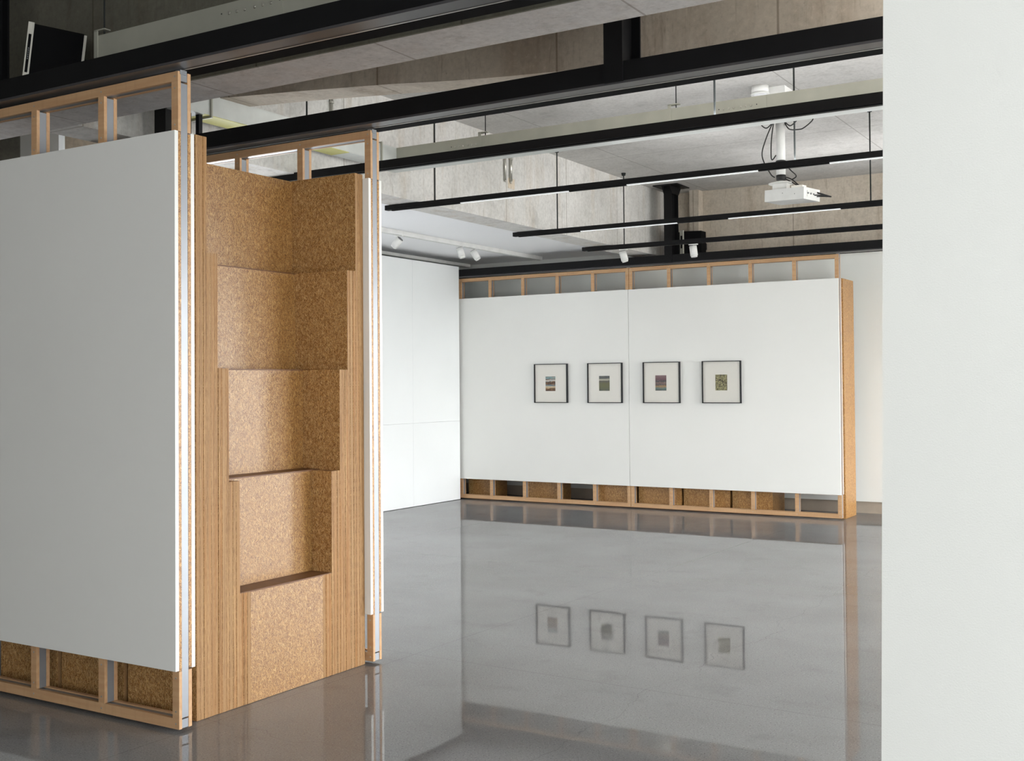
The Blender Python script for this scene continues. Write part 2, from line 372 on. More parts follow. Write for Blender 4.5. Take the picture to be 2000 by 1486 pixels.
# left cladding wall made of flush panels with fine seams
m = MB()
ys = [7.0, 7.4, 8.8, 10.2, 11.60, 12.655]; zs = [0.004, 1.058, 3.136]
for a, b in zip(ys, ys[1:]):
    for c, d in zip(zs, zs[1:]): m.box(-8.60, -8.56, a+.0012, b-.0012, c+.0012, d-.0012)
m.box(-8.66, -8.60, 6.7, 12.655, 0, 3.12); m.box(-8.6, -8.09, 6.04, 6.1, 0, 2.2); m.box(-8.6, -8.09, 6.04, 6.1, 2.204, 3.5); m.box(-8.6, -8.09, 6.04, 6.1, 3.504, SLAB)
struct('wall_left', m, 'clad', 'bright white panelled wall with fine seams left of the framed pictures', 'wall')
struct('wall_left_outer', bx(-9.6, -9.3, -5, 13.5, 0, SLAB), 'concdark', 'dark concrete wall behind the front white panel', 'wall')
m = bx(-12, .3, -4.4, -4.1, 0, SLAB); m.box(4.0, 9, -4.4, -4.1, 0, SLAB); m.box(.3, 4, -4.4, -4.1, 0, .4); m.box(.3, 4, -4.4, -4.1, 3.1, SLAB)
struct('wall_back', m, 'wallpaint', 'white wall behind the viewer', 'wall')
# near white wall end
m = MB(); m.prism([(-.640, 0), (9, 0), (9, SLAB), (-.576, SLAB)], 2.6, 2.86, 'xz')
struct('wall_near', m, 'wallpaint', 'large close textured white wall filling the right edge', 'wall')
# right wall with window openings
def window_wall(name, x, y0, y1, wins, label):
    m = MB(); z0, z1 = wins[0][2], wins[0][3]
    m.box(x, x+.25, y0, y1, 0, z0); m.box(x, x+.25, y0, y1, z1, SLAB)
    e = y0
    for a, b, _, _ in wins: m.box(x, x+.25, e, a, z0, z1); e = b
    m.box(x, x+.25, e, y1, z0, z1)
    struct(name, m, 'wallpaint', label, 'wall')
window_wall('wall_right', 6.0, 2.86, 13.5, [(7.7, 10.3, .25, 2.95), (10.6, 13.2, .25, 2.95)], 'white wall with tall daylight windows at the right of the room')
window_wall('wall_right_front', 4.6, -4.1, 2.6, [(-3.2, 1.9, .3, 3.0)], 'white wall with a wide window right of the viewer')
def win(name, x, a, b, z0, z1, lab):
    m = MB(); t = .05
    m.box(x+.1, x+.16, a, b, z0, z0+t); m.box(x+.1, x+.16, a, b, z1-t, z1); m.box(x+.1, x+.16, a, a+t, z0+t, z1-t); m.box(x+.1, x+.16, b-t, b, z0+t, z1-t)
    c = (a+b)/2; m.box(x+.1, x+.16, c-t/2, c+t/2, z0+t, z1-t)
    struct(name, m, 'black', lab, 'window')
win('window_1', 6.0, 7.7, 10.3, .25, 2.95, 'black framed window in the middle of the right wall')
win('window_2', 6.0, 10.6, 13.2, .25, 2.95, 'black framed window nearest the far wall')
m = MB(); tt = .05
for a in ((2.4, 5.2, .3, .3+tt), (2.4, 5.2, 2.9-tt, 2.9), (2.4, 2.4+tt, .35, 2.85), (5.2-tt, 5.2, .35, 2.85), (3.775, 3.825, .35, 2.85)): m.box(a[0], a[1], 13.56, 13.62, a[2], a[3])
struct('window_4', m, 'black', 'black framed window in the far wall beyond the close wall', 'window')
win('window_3', 4.6, -3.2, 1.9, .3, 3.0, 'wide black framed window right of the viewer')
struct('window_sky_block_1', bx(4.96, 4.98, -3.3, 2.0, .2, 3.1), 'mat', 'added opaque board keeping sky light out of the window right of the viewer', 'window')  # unseen board added to block the sky light
struct('window_sky_block_2', bx(.2, 4.1, -4.44, -4.42, .3, 3.2), 'mat', 'added opaque board keeping sky light out of the opening behind the viewer', 'window')  # second added light blocker, closes off the back wall opening
m = MB(); m.cyl((-8.29, 6.42, 0), (-8.29, 6.42, SLAB), .28, 48, caps=True)
struct('plaster_column', m, 'plaster', 'round beige plastered column seen through the top of the front panel', 'column')

# ------------------------------------------------------------------ sliding panels
def sliding_panel(x0, x1, y0, offs, label):
    root = thing('sliding_panel', label, 'sliding wall panel', ((x0+x1)/2, y0+.03, 0), 'sliding panels on overhead rails')
    L = root.location.copy()
    def part(name, mb, mat, par=root, lab=None):
        base = Vector((0, 0, 0)) if par is not root else L
        o = mb.build(name, mat, par, None, lab)
        # parent at L: shift mesh into local space
        o.data.transform(Matrix.Translation(-L)); return o
    ZB, ZT = .015, 2.976
    SB, ST = .277, 2.704
    part('front_board', bx(x0, x1, y0-.02, y0, SB, ST, bev=.0012), 'white', lab='smooth white wall board')
    part('rear_board', bx(x0, x1, y0+.075, y0+.095, SB, ST, bev=.0012), 'white')
    part('front_sheathing', bx(x0+.001, x1-.001, y0, y0+.017, SB-.004, ST-.002), 'osbflake')
    part('rear_sheathing', bx(x0+.001, x1-.001, y0+.058, y0+.075, SB+.004, ST-.006), 'osbflake')
    for nm, z0, z1 in (('bottom_rail', ZB, .062), ('top_rail', 2.932, ZT)):
        part(nm, bx(x0, x1, y0, y0+.017, z0, z1, bev=.001), 'timber'); part(nm, bx(x0, x1, y0+.056, y0+.075, z0, z1, bev=.001), 'timber')
        part('aluminium_'+nm, bx(x0+.002, x1-.002, y0+.0172, y0+.0558, z0+.002, z1-.006), 'alu')
    hb = bx(x1-.03, x1+.003, y0+.012, y0+.05, ZT-.012, ZT+.008); part('hanger_bracket', hb, 'alu')
    for i, off in enumerate(offs):
        xr = x1-off; xl = xr-.042
        for (z0, z1, zz) in ((.0625, SB-.005, 0), (ST+.0, 2.9315, 1)):
            st = part('stud', bx(xl, xr, y0, y0+.017, z0, z1, bev=.001), 'timber')
            for z in (z0+.03, z1-.03, (.0385 if not zz else 2.954)):
                sc = MB(); sc.cyl((xl+.021, y0-.0012, z), (xl+.021, y0+.004, z), .0042, 10)
                o = sc.build('screw_head', 'screw', st); o.data.transform(Matrix.Translation(-L))
            part('stud', bx(xl, xr, y0+.056, y0+.075, z0, z1, bev=.001), 'timber')
        c = MB(); c.box(xl+.002, xr-.001, y0+.0172, y0+.0195, .063, 2.925); c.box(xl+.002, xr-.001, y0+.0535, y0+.0558, .063, 2.925); c.box(xr-.004, xr-.001, y0+.0195, y0+.0535, .063, 2.925)
        part('aluminium_stud', c, 'alu')
    return root
sliding_panel(-6.48, -3.932, 3.56, [0, .502, 1.006, 1.51, 2.02, 2.506], 'white sliding wall panel with timber edging at the left front, nearest the viewer')
sliding_panel(-6.50, -3.955, 4.975, [0, .502, 1.006, 1.51, 2.02, 2.503], 'white sliding wall panel on the rear side of the brown stepped niche unit')
sliding_panel(-8.605, -6.067, 12.72, [0, .48, .995, 1.51, 2.02, 2.496], 'far white sliding panel carrying the two left framed pictures')
sliding_panel(-6.061, -3.47, 12.72, [0, .487, 1.008, 1.523, 2.038, 2.549], 'far white sliding panel carrying the two right framed pictures')

# ------------------------------------------------------------------ stepped niche units of laminated strandboard
XF, XB = -3.994, -4.464
YL, YR = 3.722, 4.953
H5 = .545
BACK = {5: -3.9955, 4: -4.134, 3: -4.256, 2: -4.372, 1: -4.455}
def niche():
    root = thing('stepped_niche_unit', 'brown strandboard stepped niche unit standing between the two front sliding panels', 'storage unit', (XF, YL, 0), 'stepped strandboard units')
    L = root.location.copy()
    def part(name, mb, mat, par=root):
        o = mb.build(name, mat, par); o.data.transform(Matrix.Translation(-L)); return o
    t = .02325; t2 = .02325
    for i in range(15):
        g = i//3; top = H5*(5-g)
        y = YL+i*t; part('laminated_board', bx(XB, XF-random.random()*.003, y, y+t-.0016, .002, top-.0015*random.random(), bev=.0012), 'edge')
        y = YR-(i+1)*t2; part('laminated_board', bx(XB, XF-random.random()*.003, y+.0016, y+t2, .002, top-.0015*random.random(), bev=.0012), 'edge')
    for k in range(1, 6):
        g = k  # boards groups in front of level k on each side
        yl = YL+3*k*t+.0005; yr = YR-3*k*t2-.0005
        z0 = H5*(5-k); z1 = z0+H5
        x = BACK[k]
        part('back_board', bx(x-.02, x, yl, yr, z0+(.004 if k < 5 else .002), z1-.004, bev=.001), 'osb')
        if k < 5:
            xf = BACK[k+1]+(-.001 if k == 4 else 0)
            yl2, yr2 = yl, yr
            part('shelf_ledge', bx(x-.02, min(xf+.0, XF)-.0005, yl2, yr2, z0-.008, z0+.003), 'shelf')
            if k == 4: pass
    return root
unit = niche()
for dx, lab in ((-.497, 'brown strandboard unit hidden behind the front panel, second from its open end'), (-.994, 'brown strandboard unit hidden behind the front panel, third from its open end')):
    c = copy_tree(unit); c.location.x += dx; c['label'] = lab
# board packs behind the far panels
def pack(name, x0, x1, y0, y1, lab, n):
    r = thing(name, lab, 'storage unit', (x0, y0, 0), 'strandboard packs behind the far panels')
    L = r.location.copy()
    w = (x1-x0)/n
    for i in range(n):
        o = bx(x0+i*w, x0+(i+1)*w-.001, y0, y1, .002, 2.71, bev=.0012).build('side_board', 'osbflake' if (i == n-1) else 'edge', r); o.data.transform(Matrix.Translation(-L))
    return r
pack('strandboard_pack', -3.54, -3.452, 12.83, 13.27, 'tall narrow golden strandboard pack standing at the right end of the far panels', 3)
def hollow(x0, x1, y0, y1, lab):
    r = thing('strandboard_box', lab, 'storage unit', (x0, y0, 0), 'strandboard boxes behind the far panels'); L = r.location.copy()
    for nm, a in (('front_board', (x0+.07, x1, y0, y0+.02)), ('rear_board', (x0+.07, x1, y1-.02, y1))):
        o = bx(*a, .002, 2.71, bev=.001).build(nm, 'osbflake', r); o.data.transform(Matrix.Translation(-L))
    for i in range(3):
        o = bx(x0+i*.0233, x0+i*.0233+.0225, y0, y1, .002, 2.71, bev=.001).build('side_board', 'edge', r); o.data.transform(Matrix.Translation(-L))
    o = bx(x1-.02, x1-.0005, y0+.0205, y1-.0205, .002, 2.71).build('end_board', 'osb', r); o.data.transform(Matrix.Translation(-L))
hollow(-4.80, -4.31, 12.86, 13.3, 'strandboard box showing under the far panels, rightmost of the row')
hollow(-5.42, -4.83, 12.86, 13.3, 'strandboard box showing under the far panels, below the fourth picture')
hollow(-6.02, -5.45, 12.86, 13.3, 'strandboard box showing under the far panels, right of the seam')
hollow(-6.62, -6.06, 12.86, 13.3, 'strandboard box showing under the far panels, left of the seam')
hollow(-7.72, -7.22, 12.95, 13.3, 'strandboard box showing under the far panels, below the first picture')
hollow(-8.62, -8.22, 12.95, 13.3, 'strandboard box in the corner beside the white panelled wall')

# ------------------------------------------------------------------ overhead steel rails
def hpost(root, L, xc, yf, yb, zb_front, zb, zt, plate=True):
    m = MB(); m.box(xc-.05, xc+.05, yf-.012, yf-.001, zb_front, zt); m.box(xc-.05, xc+.05, yb-.011, yb, zb, zt); m.box(xc-.005, xc+.005, yf-.001, yb-.011, zb, zt)
    o = m.build('hanger_post', 'black', root); o.data.transform(Matrix.Translation(-L))
    if plate:
        q = MB(); q.prism([(xc-.16, yf-.09), (xc+.16, yf-.09), (xc+.16, yb+.09), (xc-.16, yb+.09)], zt, zt+.012)
        for sx in (-1, 1):
            q.prism([(yf-.07, zt), (yb+.07, zt), (yb, zt-.09), (yf, zt-.09)], xc+sx*.05-.005, xc+sx*.05+.005, 'yz')
        p = q.build('ceiling_plate', 'black', o); p.data.transform(Matrix.Translation(-L))
    return o
def rail(x0, x1, yc, label, posts):
    root = thing('overhead_rail', label, 'overhead rail', (x0, yc, 3.0), 'black overhead rails'); L = root.location.copy()
    def part(n, mb, mt):
        o = mb.build(n, mt, root); o.data.transform(Matrix.Translation(-L)); return o
    part('rail_body', bx(x0, x1, yc-.1, yc+.1, 3.002, 3.096, bev=.003), 'black')
    part('front_track_lip', bx(x0, x1, yc-.098, yc-.006, 2.99, 3.0015, bev=.003), 'litrail')
    part('track_slot', bx(x0, x1, yc-.0055, yc+.003, 2.988, 3.0015), 'slot')
    part('rear_track_lip', bx(x0, x1, yc+.009, yc+.098, 2.99, 3.0015, bev=.003), 'mattblack')
    for xc in posts: hpost(root, L, xc, yc-.1, yc+.1, 2.998, 3.0965, SLAB-.013)
    return root
rail(-9.25, 5.9, 3.6, 'black steel rail running above the front white panel, nearest the viewer', [-5.41])
rail(-9.25, 5.9, 4.995, 'black steel rail above the brown niche unit with an H-shaped hanger post', [-2.4, -5.555])
rail(-8.9, 5.9, 12.76, 'black steel rail along the far wall above the framed pictures', [-5.5])

# ------------------------------------------------------------------ suspended lighting tracks
def light_track(y, z, h, w, x0, leds, label, x1=5.9, rods=(-5.6, -2.46, .68, 3.8)):
    root = thing('lighting_track', label, 'lighting track', (x0, y, z), 'black suspended lighting tracks'); L = root.location.copy()
    def part(n, mb, mt, par=root, lab=None):
        o = mb.build(n, mt, par, None, lab); o.data.transform(Matrix.Translation(-L)); return o
    part('track_profile', bx(x0, x1, y-w/2, y+w/2, z, z+h, bev=.002), 'black')
    segs = []; e = x0+.06
    for a, b in leds: segs.append((e, a)); e = b
    segs.append((e, x1-.02))
    for a, b in segs:
        if b-a > .02: part('track_cover_strip', bx(a+.002, b-.002, y-w*.2, y+w*.2, z-.008, z-.0005), 'black')
    for a, b in leds: part('linear_lamp', bx(a, b, y-w*.2, y+w*.2, z-.008, z-.0005), 'led')
    part('end_mount', bx(x0+.07, x0+.09, y-.012, y+.012, z+h, 3.127 if x0 < -5.8 else z+h+.02), 'black')
    for rx in rods:
        m = MB(); m.cyl((rx, y, z+h), (rx, y, SLAB-.0305), .0065, 10); r = part('suspension_rod', m, 'rod')
        m = MB(); m.cyl((rx, y, SLAB-.03), (rx, y, SLAB), .02, 14, .026); part('ceiling_cap', m, 'rod', r)
light_track(6.37, 3.078, .058, .075, -6.1, [], 'black suspended lighting track with no lit strips, just beyond the second black rail', rods=(-5.665, -2.46, .68, 3.8))
light_track(7.92, 3.083, .042, .055, -6.12, [(-5.33, -4.29), (-3.78, -2.73), (-2.21, -1.16)], 'black suspended lighting track passing in front of the projector pole, with white lamp strips')
light_track(10.08, 3.083, .042, .055, -6.12, [(-5.33, -4.283), (-3.768, -2.723)], 'black suspended lighting track just below the white projector, with white lamp strips')
light_track(11.64, 3.083, .042, .055, -6.13, [], 'shortest looking black lighting track carrying two white spotlights')

def spot(loc, top, aim, label, group, name='track_spotlight'):
    """loc: centre of can; top: point on the track it hangs from"""
    root = thing(name, label, 'spotlight', top, group); L = Vector(top)
    def part(n, mb, mt, par=root):
        o = mb.build(n, mt, par); o.data.transform(Matrix.Translation(-L)); return o
    c = Vector(loc); a = Vector(aim).normalized()
    m = MB(); m.cyl(c-a*.062, c+a*.045, .041, 28); m.bevel(.003, 2, 1.2); can = part('lamp_can', m, 'plasticw')
    m = MB(); m.cyl(c+a*.0455, c+a*.062, .036, 28, .034); part('lens_ring', m, 'plasticw', can)
    m = MB(); m.cyl(c-a*.0665, c-a*.0625, .036, 28); part('rear_cap', m, 'plasticg', can)
    m = MB(); m.cyl(L, c-a*.01+Vector((0, 0, .03)), .006, 10); m.box(L.x-.05, L.x+.05, L.y-.014, L.y+.014, L.z-.012, L.z-.001); part('stem', m, 'plasticw')
    return root
spot((-5.604, 11.637, 2.985), (-5.61, 11.637, 3.071), (.25, .1, -1), 'white spotlight at the left end of the far black lighting track', 'white spotlights on the black track')
spot((-4.757, 11.637, 2.985), (-4.76, 11.637, 3.071), (.1, .05, -1), 'white spotlight on the far black track in front of the black speaker', 'white spotlights on the black track')

def ceiling_track(x, y0, y1, w, h, label):
    r = thing('ceiling_track', label, 'lighting track', (x, y0, 3.25), 'white ceiling tracks'); L = r.location.copy()
    o = bx(x-w/2, x+w/2, y0, y1, 3.25-h, 3.2495, bev=.002).build('track_box', 'plasticw', r); o.data.transform(Matrix.Translation(-L))
    o = bx(x-.008, x+.008, y0+.02, y1-.02, 3.25-h-.003, 3.25-h-.0005).build('track_slot', 'galvwhite', r); o.data.transform(Matrix.Translation(-L))
ceiling_track(-7.56, 6.2, 13.13, .06, .05, 'white track under the smooth white ceiling holding three white spotlights')
ceiling_track(-8.90, 6.2, 13.40, .07, .04, 'white slim track along the top of the white panelled wall')
for i, (px, y, aim, lab) in enumerate((
        (-7.56, 10.0, (-.6, -.1, -.62), 'leftmost of three white spotlights under the white ceiling'),
        (-7.56, 11.2, (.35, .1, -1), 'middle of three white spotlights under the white ceiling, tilted right'),
        (-7.56, 11.5, (.6, .2, -1), 'rightmost of three white spotlights under the white ceiling'))):
    spot((px+aim[0]*.05, y, 3.115), (px, y, 3.2), aim, lab, 'white spotlights under the white ceiling')

# ------------------------------------------------------------------ ducts, cable runs
def gduct(x0, x1, y0, y1, z0, z1, label, joints, rods, bz=.09, bs=.036, br=.0055, name='galvanised_duct', topgap=SLAB):
    r = thing(name, label, 'duct', (x0, y0, z0), 'galvanised ducts'); L = r.location.copy()
    def part(n, mb, mt, par=r, lab=None):
        o = mb.build(n, mt, par, None, lab); o.data.transform(Matrix.Translation(-L)); return o
    part('duct_body', bx(x0, x1, y0, y1, z0+.004, z1, bev=.002), 'galv')
    part('pale_underside', bx(x0+.002, x1-.002, y0+.002, y1-.002, z0, z0+.0035), 'galvwhite', lab='underside with its light put into the pale white colour')  # lit underside painted paler than the duct body
    for jx in joints:
        p = part('joint_plate', bx(jx-.2, jx+.2, y0-.003, y0-.0005, z0+.012, z1-.006), 'galv')
        for k in range(6):
            m = MB(); xx = jx+(k-2.5)*bs+(.006 if k > 2 else -.006); zz = z0+bz
            m.cyl((xx, y0-.0075, zz), (xx, y0-.003, zz), br*.75, 12, br*1.25); part('bolt', m, 'screw', p)
        for hx in (jx-3.6*bs, jx+3.7*bs):
            m = MB(); m.cyl((hx, y0-.0036, z0+bz+.004), (hx, y0-.003, z0+bz+.004), .004, 8); part('hole', m, 'rubber', p)
    for rx in rods:
        m = MB(); m.box(rx-.02, rx+.005, y0-.008, y0-.001, z0-.003, z1+.025); m.box(rx-.02, rx+.06, y0-.008, y0+.03, z1+.022, z1+.028)
        p = part('bracket', m, 'galv')
        m = MB(); m.cyl((rx+.035, y0+.012, z1+.0), (rx+.035, y0+.012, topgap), .004, 8); part('hanger_rod', m, 'rod', p)
gduct(-5.64, 5.9, 7.2, 7.41, 3.288, 3.437, 'galvanised flat duct running level with light painted on its pale underside above the first lighting track', [-4.80, -2.62], [-4.66, -3.10])
gduct(-4.80, 5.9, 3.80, 4.02, 3.2, 3.34, 'galvanised duct on the dark beam at the top left', [-3.72], [-4.78, -3.2], .09, .05, .007)
r = thing('side_duct', 'pale galvanised duct with yellow light painted on its underside above the niche unit', 'duct', (-5.75, 4.5, 3.3)); L = r.location.copy()
def part_of(r, n, mb, mt, lab=None):
    o = mb.build(n, mt, r, None, lab); o.data.transform(Matrix.Translation(-r.location)); return o
part_of(r, 'duct_body', bx(-5.64, -5.46, 4.5, 7.198, 3.304, 3.437, bev=.002), 'galvwhite')
part_of(r, 'pale_underside', bx(-5.638, -5.462, 6.62, 7.196, 3.30, 3.3035), 'galvwhite')
part_of(r, 'pale_underside', bx(-5.638, -5.462, 4.52, 5.16, 3.30, 3.3035), 'galvwhite')
part_of(r, 'pale_underside', bx(-5.638, -5.462, 5.725, 6.255, 3.30, 3.3035), 'galvwhite')
part_of(r, 'yellow_lit_band', bx(-5.638, -5.462, 5.165, 5.72, 3.30, 3.3035), 'yellowlit', 'band painted with yellow light')
part_of(r, 'yellow_lit_band', bx(-5.638, -5.462, 6.26, 6.615, 3.30, 3.3035), 'yellowlit', 'band painted with yellow light')
for yy in (5.21, 6.99): part_of(r, 'flange', bx(-5.66, -5.445, yy, yy+.012, 3.285, 3.45), 'galv')
part_of(r, 'support_bar', bx(-5.515, -5.485, 5.14, 5.17, 3.098, 3.2995), 'black')
# conduits on the side beam
for y, r0, lab in ((6.745, .014, 'single silver conduit on the pale concrete beam seen through the niche panel frame'), (9.307, .012, 'thin silver conduit on the pale concrete beam, left of the pair'), (9.412, .016, 'thicker silver conduit on the pale concrete beam, right of the pair')):
    r = thing('conduit', lab, 'conduit', (-5.735, y, 3.52), 'silver conduits')
    m = MB(); m.cyl((-5.7445, y, 3.53), (-5.7445, y, 3.85), r0, 16); part_of(r, 'pipe', m, 'screw')
    m = MB(); m.cyl((-5.7445, y, 3.74), (-5.7445, y, 3.755), r0+.006, 16); part_of(r, 'clamp', m, 'screw')
    m = MB(); m.cyl((-5.7445, y, 3.505), (-5.7445, y, 3.53), .006, 16, r0); part_of(r, 'pipe_end', m, 'screw')
m = bx(-5.7598, -5.756, 9.38, 9.50, 3.46, 3.56); tag(m.build('cover_plate', 'plaster', None), 'small beige cover plate on the pale concrete beam below the silver conduits', 'cover plate')

# ------------------------------------------------------------------ projector
px, py = -3.235, 10.0
r = thing('projector', 'white ceiling projector hanging on a white pole from the concrete slab', 'projector', (px, py, 3.18))
m = MB(); m.cyl((px, py, 3.42), (px, py, SLAB-.012), .041, 32); pole = part_of(r, 'pole', m, 'plasticw')
m = MB(); m.cyl((px, py, SLAB-.012), (px, py, SLAB), .10, 32); part_of(r, 'ceiling_flange', m, 'rubber')
m = MB(); m.cyl((px, py, 3.535), (px, py, 3.55), .045, 32); part_of(r, 'cable_tie', m, 'rubber')
m = MB(); m.cyl((px, py, 3.375), (px, py, 3.42), .043, 32); part_of(r, 'black_collar', m, 'rubber')
m = MB(); m.cyl((px, py, 3.345), (px, py, 3.366), .10, 40, .03); m.cyl((px, py, 3.338), (px, py, 3.3455), .112, 40, .112); part_of(r, 'cover_disc', m, 'plasticw')
part_of(r, 'mount_box', bx(px-.065, px+.065, py-.05, py+.05, 3.285, 3.337, bev=.004), 'plasticw')
part_of(r, 'mount_plate', bx(px-.075, px+.085, py-.06, py+.06, 3.272, 3.284, bev=.002), 'plasticg')
A = math.radians(-12)
def rotm(): return Matrix.Translation((px, py, 0)) @ Matrix.Rotation(A, 4, 'Z') @ Matrix.Rotation(math.radians(2), 4, 'Y') @ Matrix.Translation((-px, -py, 0))
m = MB(); m.prism([(px-.20, py-.14), (px+.19, py-.14), (px+.20, py+.13), (px-.19, py+.13)], 3.165, 3.27); m.bevel(.028, 5); body = part_of(r, 'body', m.xf(rotm()), 'plasticw')
m = MB()
for k in range(7): m.box(px-.204, px-.199, py-.10+k*.014, py-.093+k*.014, 3.19, 3.24)
for q in ((px-.02, 3.23), (px+.1, 3.215)): m.cyl((q[0], py-.141, q[1]), (q[0], py-.1405, q[1]), .004, 8)
part_of(r, 'vents', m.xf(rotm()), 'plasticg')
m = MB(); m.cyl((px-.06, py+.13, 3.215), (px-.06, py+.15, 3.215), .035, 24); part_of(r, 'lens', m.xf(rotm()), 'rubber')
m = MB()
for a in range(3): m.cyl((px+.197, py-.08+a*.05, 3.22), (px+.205, py-.08+a*.05, 3.22), .008, 10)
part_of(r, 'sockets', m.xf(rotm()), 'plasticg')
part_of(r, 'connector_panel', bx(px+.19, px+.1965, py-.085, py+.085, 3.19, 3.245, bev=.003).xf(rotm()), 'plasticw')
part_of(r, 'label_box', bx(px+.06, px+.17, py-.13, py-.06, 3.265, 3.29, bev=.003).xf(rotm()), 'mat')
m = MB()
for pts in ([(px-.05, py-.02, 3.93), (px-.13, py-.03, 3.75), (px-.16, py-.04, 3.6), (px-.09, py-.03, 3.44), (px-.05, py-.02, 3.40)],
            [(px-.05, py-.03, 3.92), (px-.075, py-.03, 3.75), (px-.08, py-.03, 3.6), (px-.065, py-.04, 3.56), (px-.035, py-.03, 3.6)],
            [(px-.05, py-.02, 3.92), (px-.12, py-.02, 3.86), (px-.18, py, 3.90), (px-.19, py, 3.935)],
            [(px+.04, py-.01, 3.90), (px+.08, py, 3.83), (px+.16, py+.02, 3.82), (px+.21, py+.02, 3.83), (px+.28, py+.04, 3.89), (px+.285, py+.05, 3.935)],
            [(px+.04, py-.02, 3.91), (px+.07, py, 3.87), (px+.1, py, 3.86), (px+.14, py+.02, 3.90), (px+.15, py+.03, 3.935)],
            [(px+.04, py-.03, 3.54), (px+.09, py-.03, 3.46), (px+.14, py, 3.40), (px+.1, py, 3.37)],
            [(px+.035, py, 3.40), (px+.1, py, 3.37), (px+.2, py+.02, 3.28), (px+.32, py+.02, 3.235), (px+.44, py+.05, 3.19)],
            [(px+.03, py, 3.39), (px+.14, py-.03, 3.32), (px+.22, py-.02, 3.255), (px+.34, py+.03, 3.225), (px+.44, py+.05, 3.19)],
            [(px+.2, py-.06, 3.205), (px+.28, py-.04, 3.205), (px+.38, py+.02, 3.205), (px+.44, py+.05, 3.19)],
            [(px+.19, py-.02, 3.185), (px+.27, py, 3.195), (px+.36, py+.03, 3.198), (px+.44, py+.05, 3.19)]):
    m.tube(pts, .0055, 8, 8)
part_of(r, 'cables', m, 'rubber')
m = MB(); m.tube([(px+.2, py-.1, 3.25), (px+.25, py-.09, 3.23), (px+.25, py-.07, 3.19), (px+.2, py-.05, 3.18)], .006, 8, 8); part_of(r, 'white_cable_loop', m, 'plasticw', 'white looped cable')

# ------------------------------------------------------------------ white unit on the slab
r = thing('ceiling_ventilation_box', 'white rectangular box with a round disc fixed to the concrete slab, above the projector', 'ceiling box', (-2.95, 8.98, SLAB))
m = bx(-3.12, -2.84, 8.90, 9.12, SLAB-.085, SLAB, bev=.006); part_of(r, 'box_body', m, 'plasticw')
m = MB(); m.cyl((-3.02, 8.83, SLAB-.06), (-3.02, 8.83, SLAB), .068, 36); m.cyl((-3.02, 8.83, SLAB-.068), (-3.02, 8.83, SLAB-.0601), .075, 36); d = part_of(r, 'round_disc', m, 'plasticw')
m = MB(); m.cyl((-3.02, 8.83, SLAB-.071), (-3.02, 8.83, SLAB-.0682), .05, 36); o = m.build('disc_face', 'soffit', d); o.data.transform(Matrix.Translation(-r.location))
# ------------------------------------------------------------------ speakers
def speaker(name, mk, label, loc):
    r = thing(name, label, 'speaker', loc, 'black loudspeakers'); mk(r); return r
def mk1(r):
    T = Matrix.Translation((-5.205, 3.86, 3.275)) @ Matrix.Rotation(math.radians(56), 4, 'Z') @ Matrix.Rotation(math.radians(6), 4, 'Y')
    def P(n, mb, mt): return part_of(r, n, mb.xf(T), mt)
    P('shell', bx(-.118, .128, -.06, .07, -.19, .175, bev=.006), 'blackbox')
    P('front_bezel', bx(-.148, -.1185, -.064, .074, -.19, .18, bev=.003), 'bezel')
    P('rear_bezel', bx(.1285, .142, -.058, .06, -.19, .17, bev=.003), 'bezel')
    P('name_strip', bx(-.141, -.127, -.0665, -.0645, -.09, .115), 'blackbox')
    m = MB()
    for k in range(6): m.box(-.136, -.132, -.0675, -.0668, -.02+k*.011, -.013+k*.011)
    P('lettering', m, 'plasticg')
    part_of(r, 'wall_bracket', bx(-5.20, -5.16, 3.93, 4.084, 3.28, 3.33), 'black')
speaker('loudspeaker', mk1, 'tilted black loudspeaker with pale edges on the dark beam at top left', (-5.205, 3.86, 3.3))
def mk3(r):
    P = lambda n, mb, mt: part_of(r, n, mb, mt)
    m = MB(); m.prism([(-5.52, 12.98), (-5.425, 12.90), (-5.20, 12.97), (-5.20, 13.12), (-5.5, 13.14)], 3.10, 3.40); m.bevel(.004); P('shell', m, 'blackbox')
    m = MB(); m.prism([(-5.452, 12.897), (-5.402, 12.88), (-5.398, 12.899), (-5.448, 12.915)], 3.10, 3.41); P('front_bezel', m, 'bezel')
    m = MB(); m.prism([(-5.438, 12.8895), (-5.415, 12.8815), (-5.413, 12.884), (-5.436, 12.8915)], 3.19, 3.345); P('name_strip', m, 'blackbox')
    P('wall_bracket', bx(-5.29, -5.26, 13.12, 13.299, 3.2, 3.28), 'black')
speaker('loudspeaker', mk3, 'black loudspeaker with a pale centre strip beside the far hanger post', (-5.4, 13.0, 3.1))

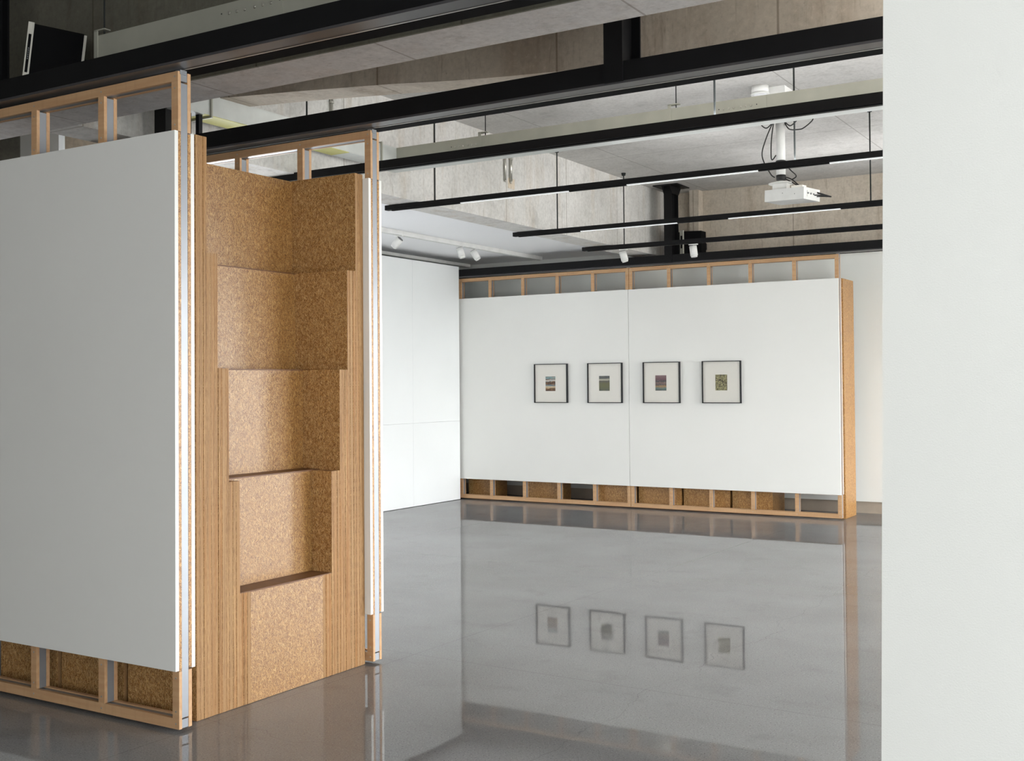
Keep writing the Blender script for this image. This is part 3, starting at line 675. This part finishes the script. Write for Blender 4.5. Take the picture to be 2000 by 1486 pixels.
# ------------------------------------------------------------------ framed pictures on the far panels
FY = 12.6995
cols = ['first framed picture from the left, small stormy orange and white abstract', 'second framed picture from the left, small olive and grey abstract',
        'third framed picture from the left, small crimson and grey banded abstract', 'fourth framed picture from the left, small yellow-green mottled abstract']
for i, (xa, xb, ax, bx_) in enumerate(((-7.402, -6.919, -7.240, -7.096), (-6.625, -6.147, -6.468, -6.321), (-5.859, -5.378, -5.700, -5.555), (-5.090, -4.611, -4.927, -4.781))):
    z0, z1 = 1.300, 1.800
    r = thing('framed_picture', cols[i], 'picture', ((xa+xb)/2, FY, 1.55), 'framed pictures in a row')
    m = MB(); w = .0085; y0 = FY-.04
    m.box(xa, xb, y0, FY, z0, z0+w); m.box(xa, xb, y0, FY, z1-w, z1); m.box(xa, xa+w, y0, FY, z0+w, z1-w); m.box(xb-w, xb, y0, FY, z0+w, z1-w)
    part_of(r, 'frame', m, 'framew')
    part_of(r, 'mat_board', bx(xa+w, xb-w, FY-.018, FY-.002, z0+w, z1-w), 'mat')
    part_of(r, 'artwork', bx(ax, bx_, FY-.0195, FY-.0181, 1.452, 1.638), art('abstract_painting_%d' % i, i))
    part_of(r, 'glass_pane', bx(xa+w, xb-w, FY-.030, FY-.028, z0+w, z1-w), 'glass')

# ------------------------------------------------------------------ light
SKY = 32
def area(name, loc, rot, sx, sy, power, col=(1, 1, 1)):
    d = bpy.data.lights.new(name, 'AREA'); d.shape = 'RECTANGLE'; d.size = sx; d.size_y = sy; d.energy = power; d.color = col
    o = bpy.data.objects.new(name, d); COL.objects.link(o); o.location = loc; o.rotation_euler = rot; return o
day = (.97, .985, 1.0)
R90 = math.radians(90)
area('added_daylight_6', (3.4, 2.95, 1.65), (R90, 0, math.pi), 4.6, 2.7, 520, day)  # added fill just past the near wall, no window there
for i, (y, z) in enumerate(((6.37, 3.14), (7.92, 3.13), (10.08, 3.13), (11.64, 3.13))):  # added upward fill along the tracks to brighten the slab
    if i == 2:
        area('added_uplight_%d' % (i+7), (-4.0+.0, y, z), (math.pi, 0, 0), .6, .04, 3, (1, 1, 1)); area('added_uplight_12', (1.95, y, z), (math.pi, 0, 0), 7.3, .04, 38, (1, 1, 1))
    else: area('added_uplight_%d' % (i+7), (.8, y, z), (math.pi, 0, 0), 9.6, .04, 46, (1, 1, 1))
area('added_daylight_11', (-8.53, 8.2, 1.3), (0, -R90, 0), 2.0, 2.4, 38, (.9, .95, 1))  # added lamp before the closed left wall, brightens the soffit
area('added_daylight_14', (-7.3, 7.15, 1.35), (R90, 0, math.radians(172)), 2.0, 2.1, 60, (.93, .96, 1))  # added unseen fill behind the niche unit, lightens the far wall
area('added_bay_fill_13', (.95, 4.64, 3.32), (math.radians(100), 0, 0), 3.6, .08, 40, (1, .97, .92))  # added unseen fill that lightens the haunched beam's face
area('added_daylight_5', (2.15, -4.36, 1.75), (R90, 0, 0), 3.7, 2.7, 150, day)  # added lamp in the back wall opening, brightens the near wall
area('added_daylight_4', (4.9, -.65, 1.65), (0, R90, 0), 2.7, 5.1, 275, day)  # added lamp standing in for daylight at the blocked front window
w = bpy.data.worlds.new('daylight'); SC.world = w; w.use_nodes = True
wn = w.node_tree; bg = wn.nodes['Background']
tc = wn.nodes.new('ShaderNodeTexCoord'); sx = wn.nodes.new('ShaderNodeSeparateXYZ'); wn.links.new(tc.outputs['Generated'], sx.inputs[0])
rp = wn.nodes.new('ShaderNodeValToRGB'); wn.links.new(sx.outputs[2], rp.inputs[0])
el = rp.color_ramp.elements; el[0].position = 0; el[0].color = (.30, .29, .27, 1); el[1].position = 1; el[1].color = (.6, .66, .74, 1)
e = el.new(.004); e.color = (1, .99, .97, 1); e = el.new(.35); e.color = (.9, .94, 1, 1)
wn.links.new(rp.outputs[0], bg.inputs[0]); bg.inputs[1].default_value = SKY
for i, (y, wy) in enumerate(((9.0, 2.6), (11.9, 2.6))):
    d = bpy.data.lights.new('window_portal_%d' % i, 'AREA'); d.shape = 'RECTANGLE'; d.size = 2.7; d.size_y = wy; d.energy = 1; d.cycles.is_portal = True
    o = bpy.data.objects.new('window_portal_%d' % i, d); COL.objects.link(o); o.location = (6.26, y, 1.6); o.rotation_euler = (0, R90, 0)
d = bpy.data.lights.new('window_portal_4', 'AREA'); d.shape = 'RECTANGLE'; d.size = 2.8; d.size_y = 2.6; d.energy = 1; d.cycles.is_portal = True
o = bpy.data.objects.new('window_portal_4', d); COL.objects.link(o); o.location = (3.8, 13.72, 1.6); o.rotation_euler = (-R90, 0, 0)
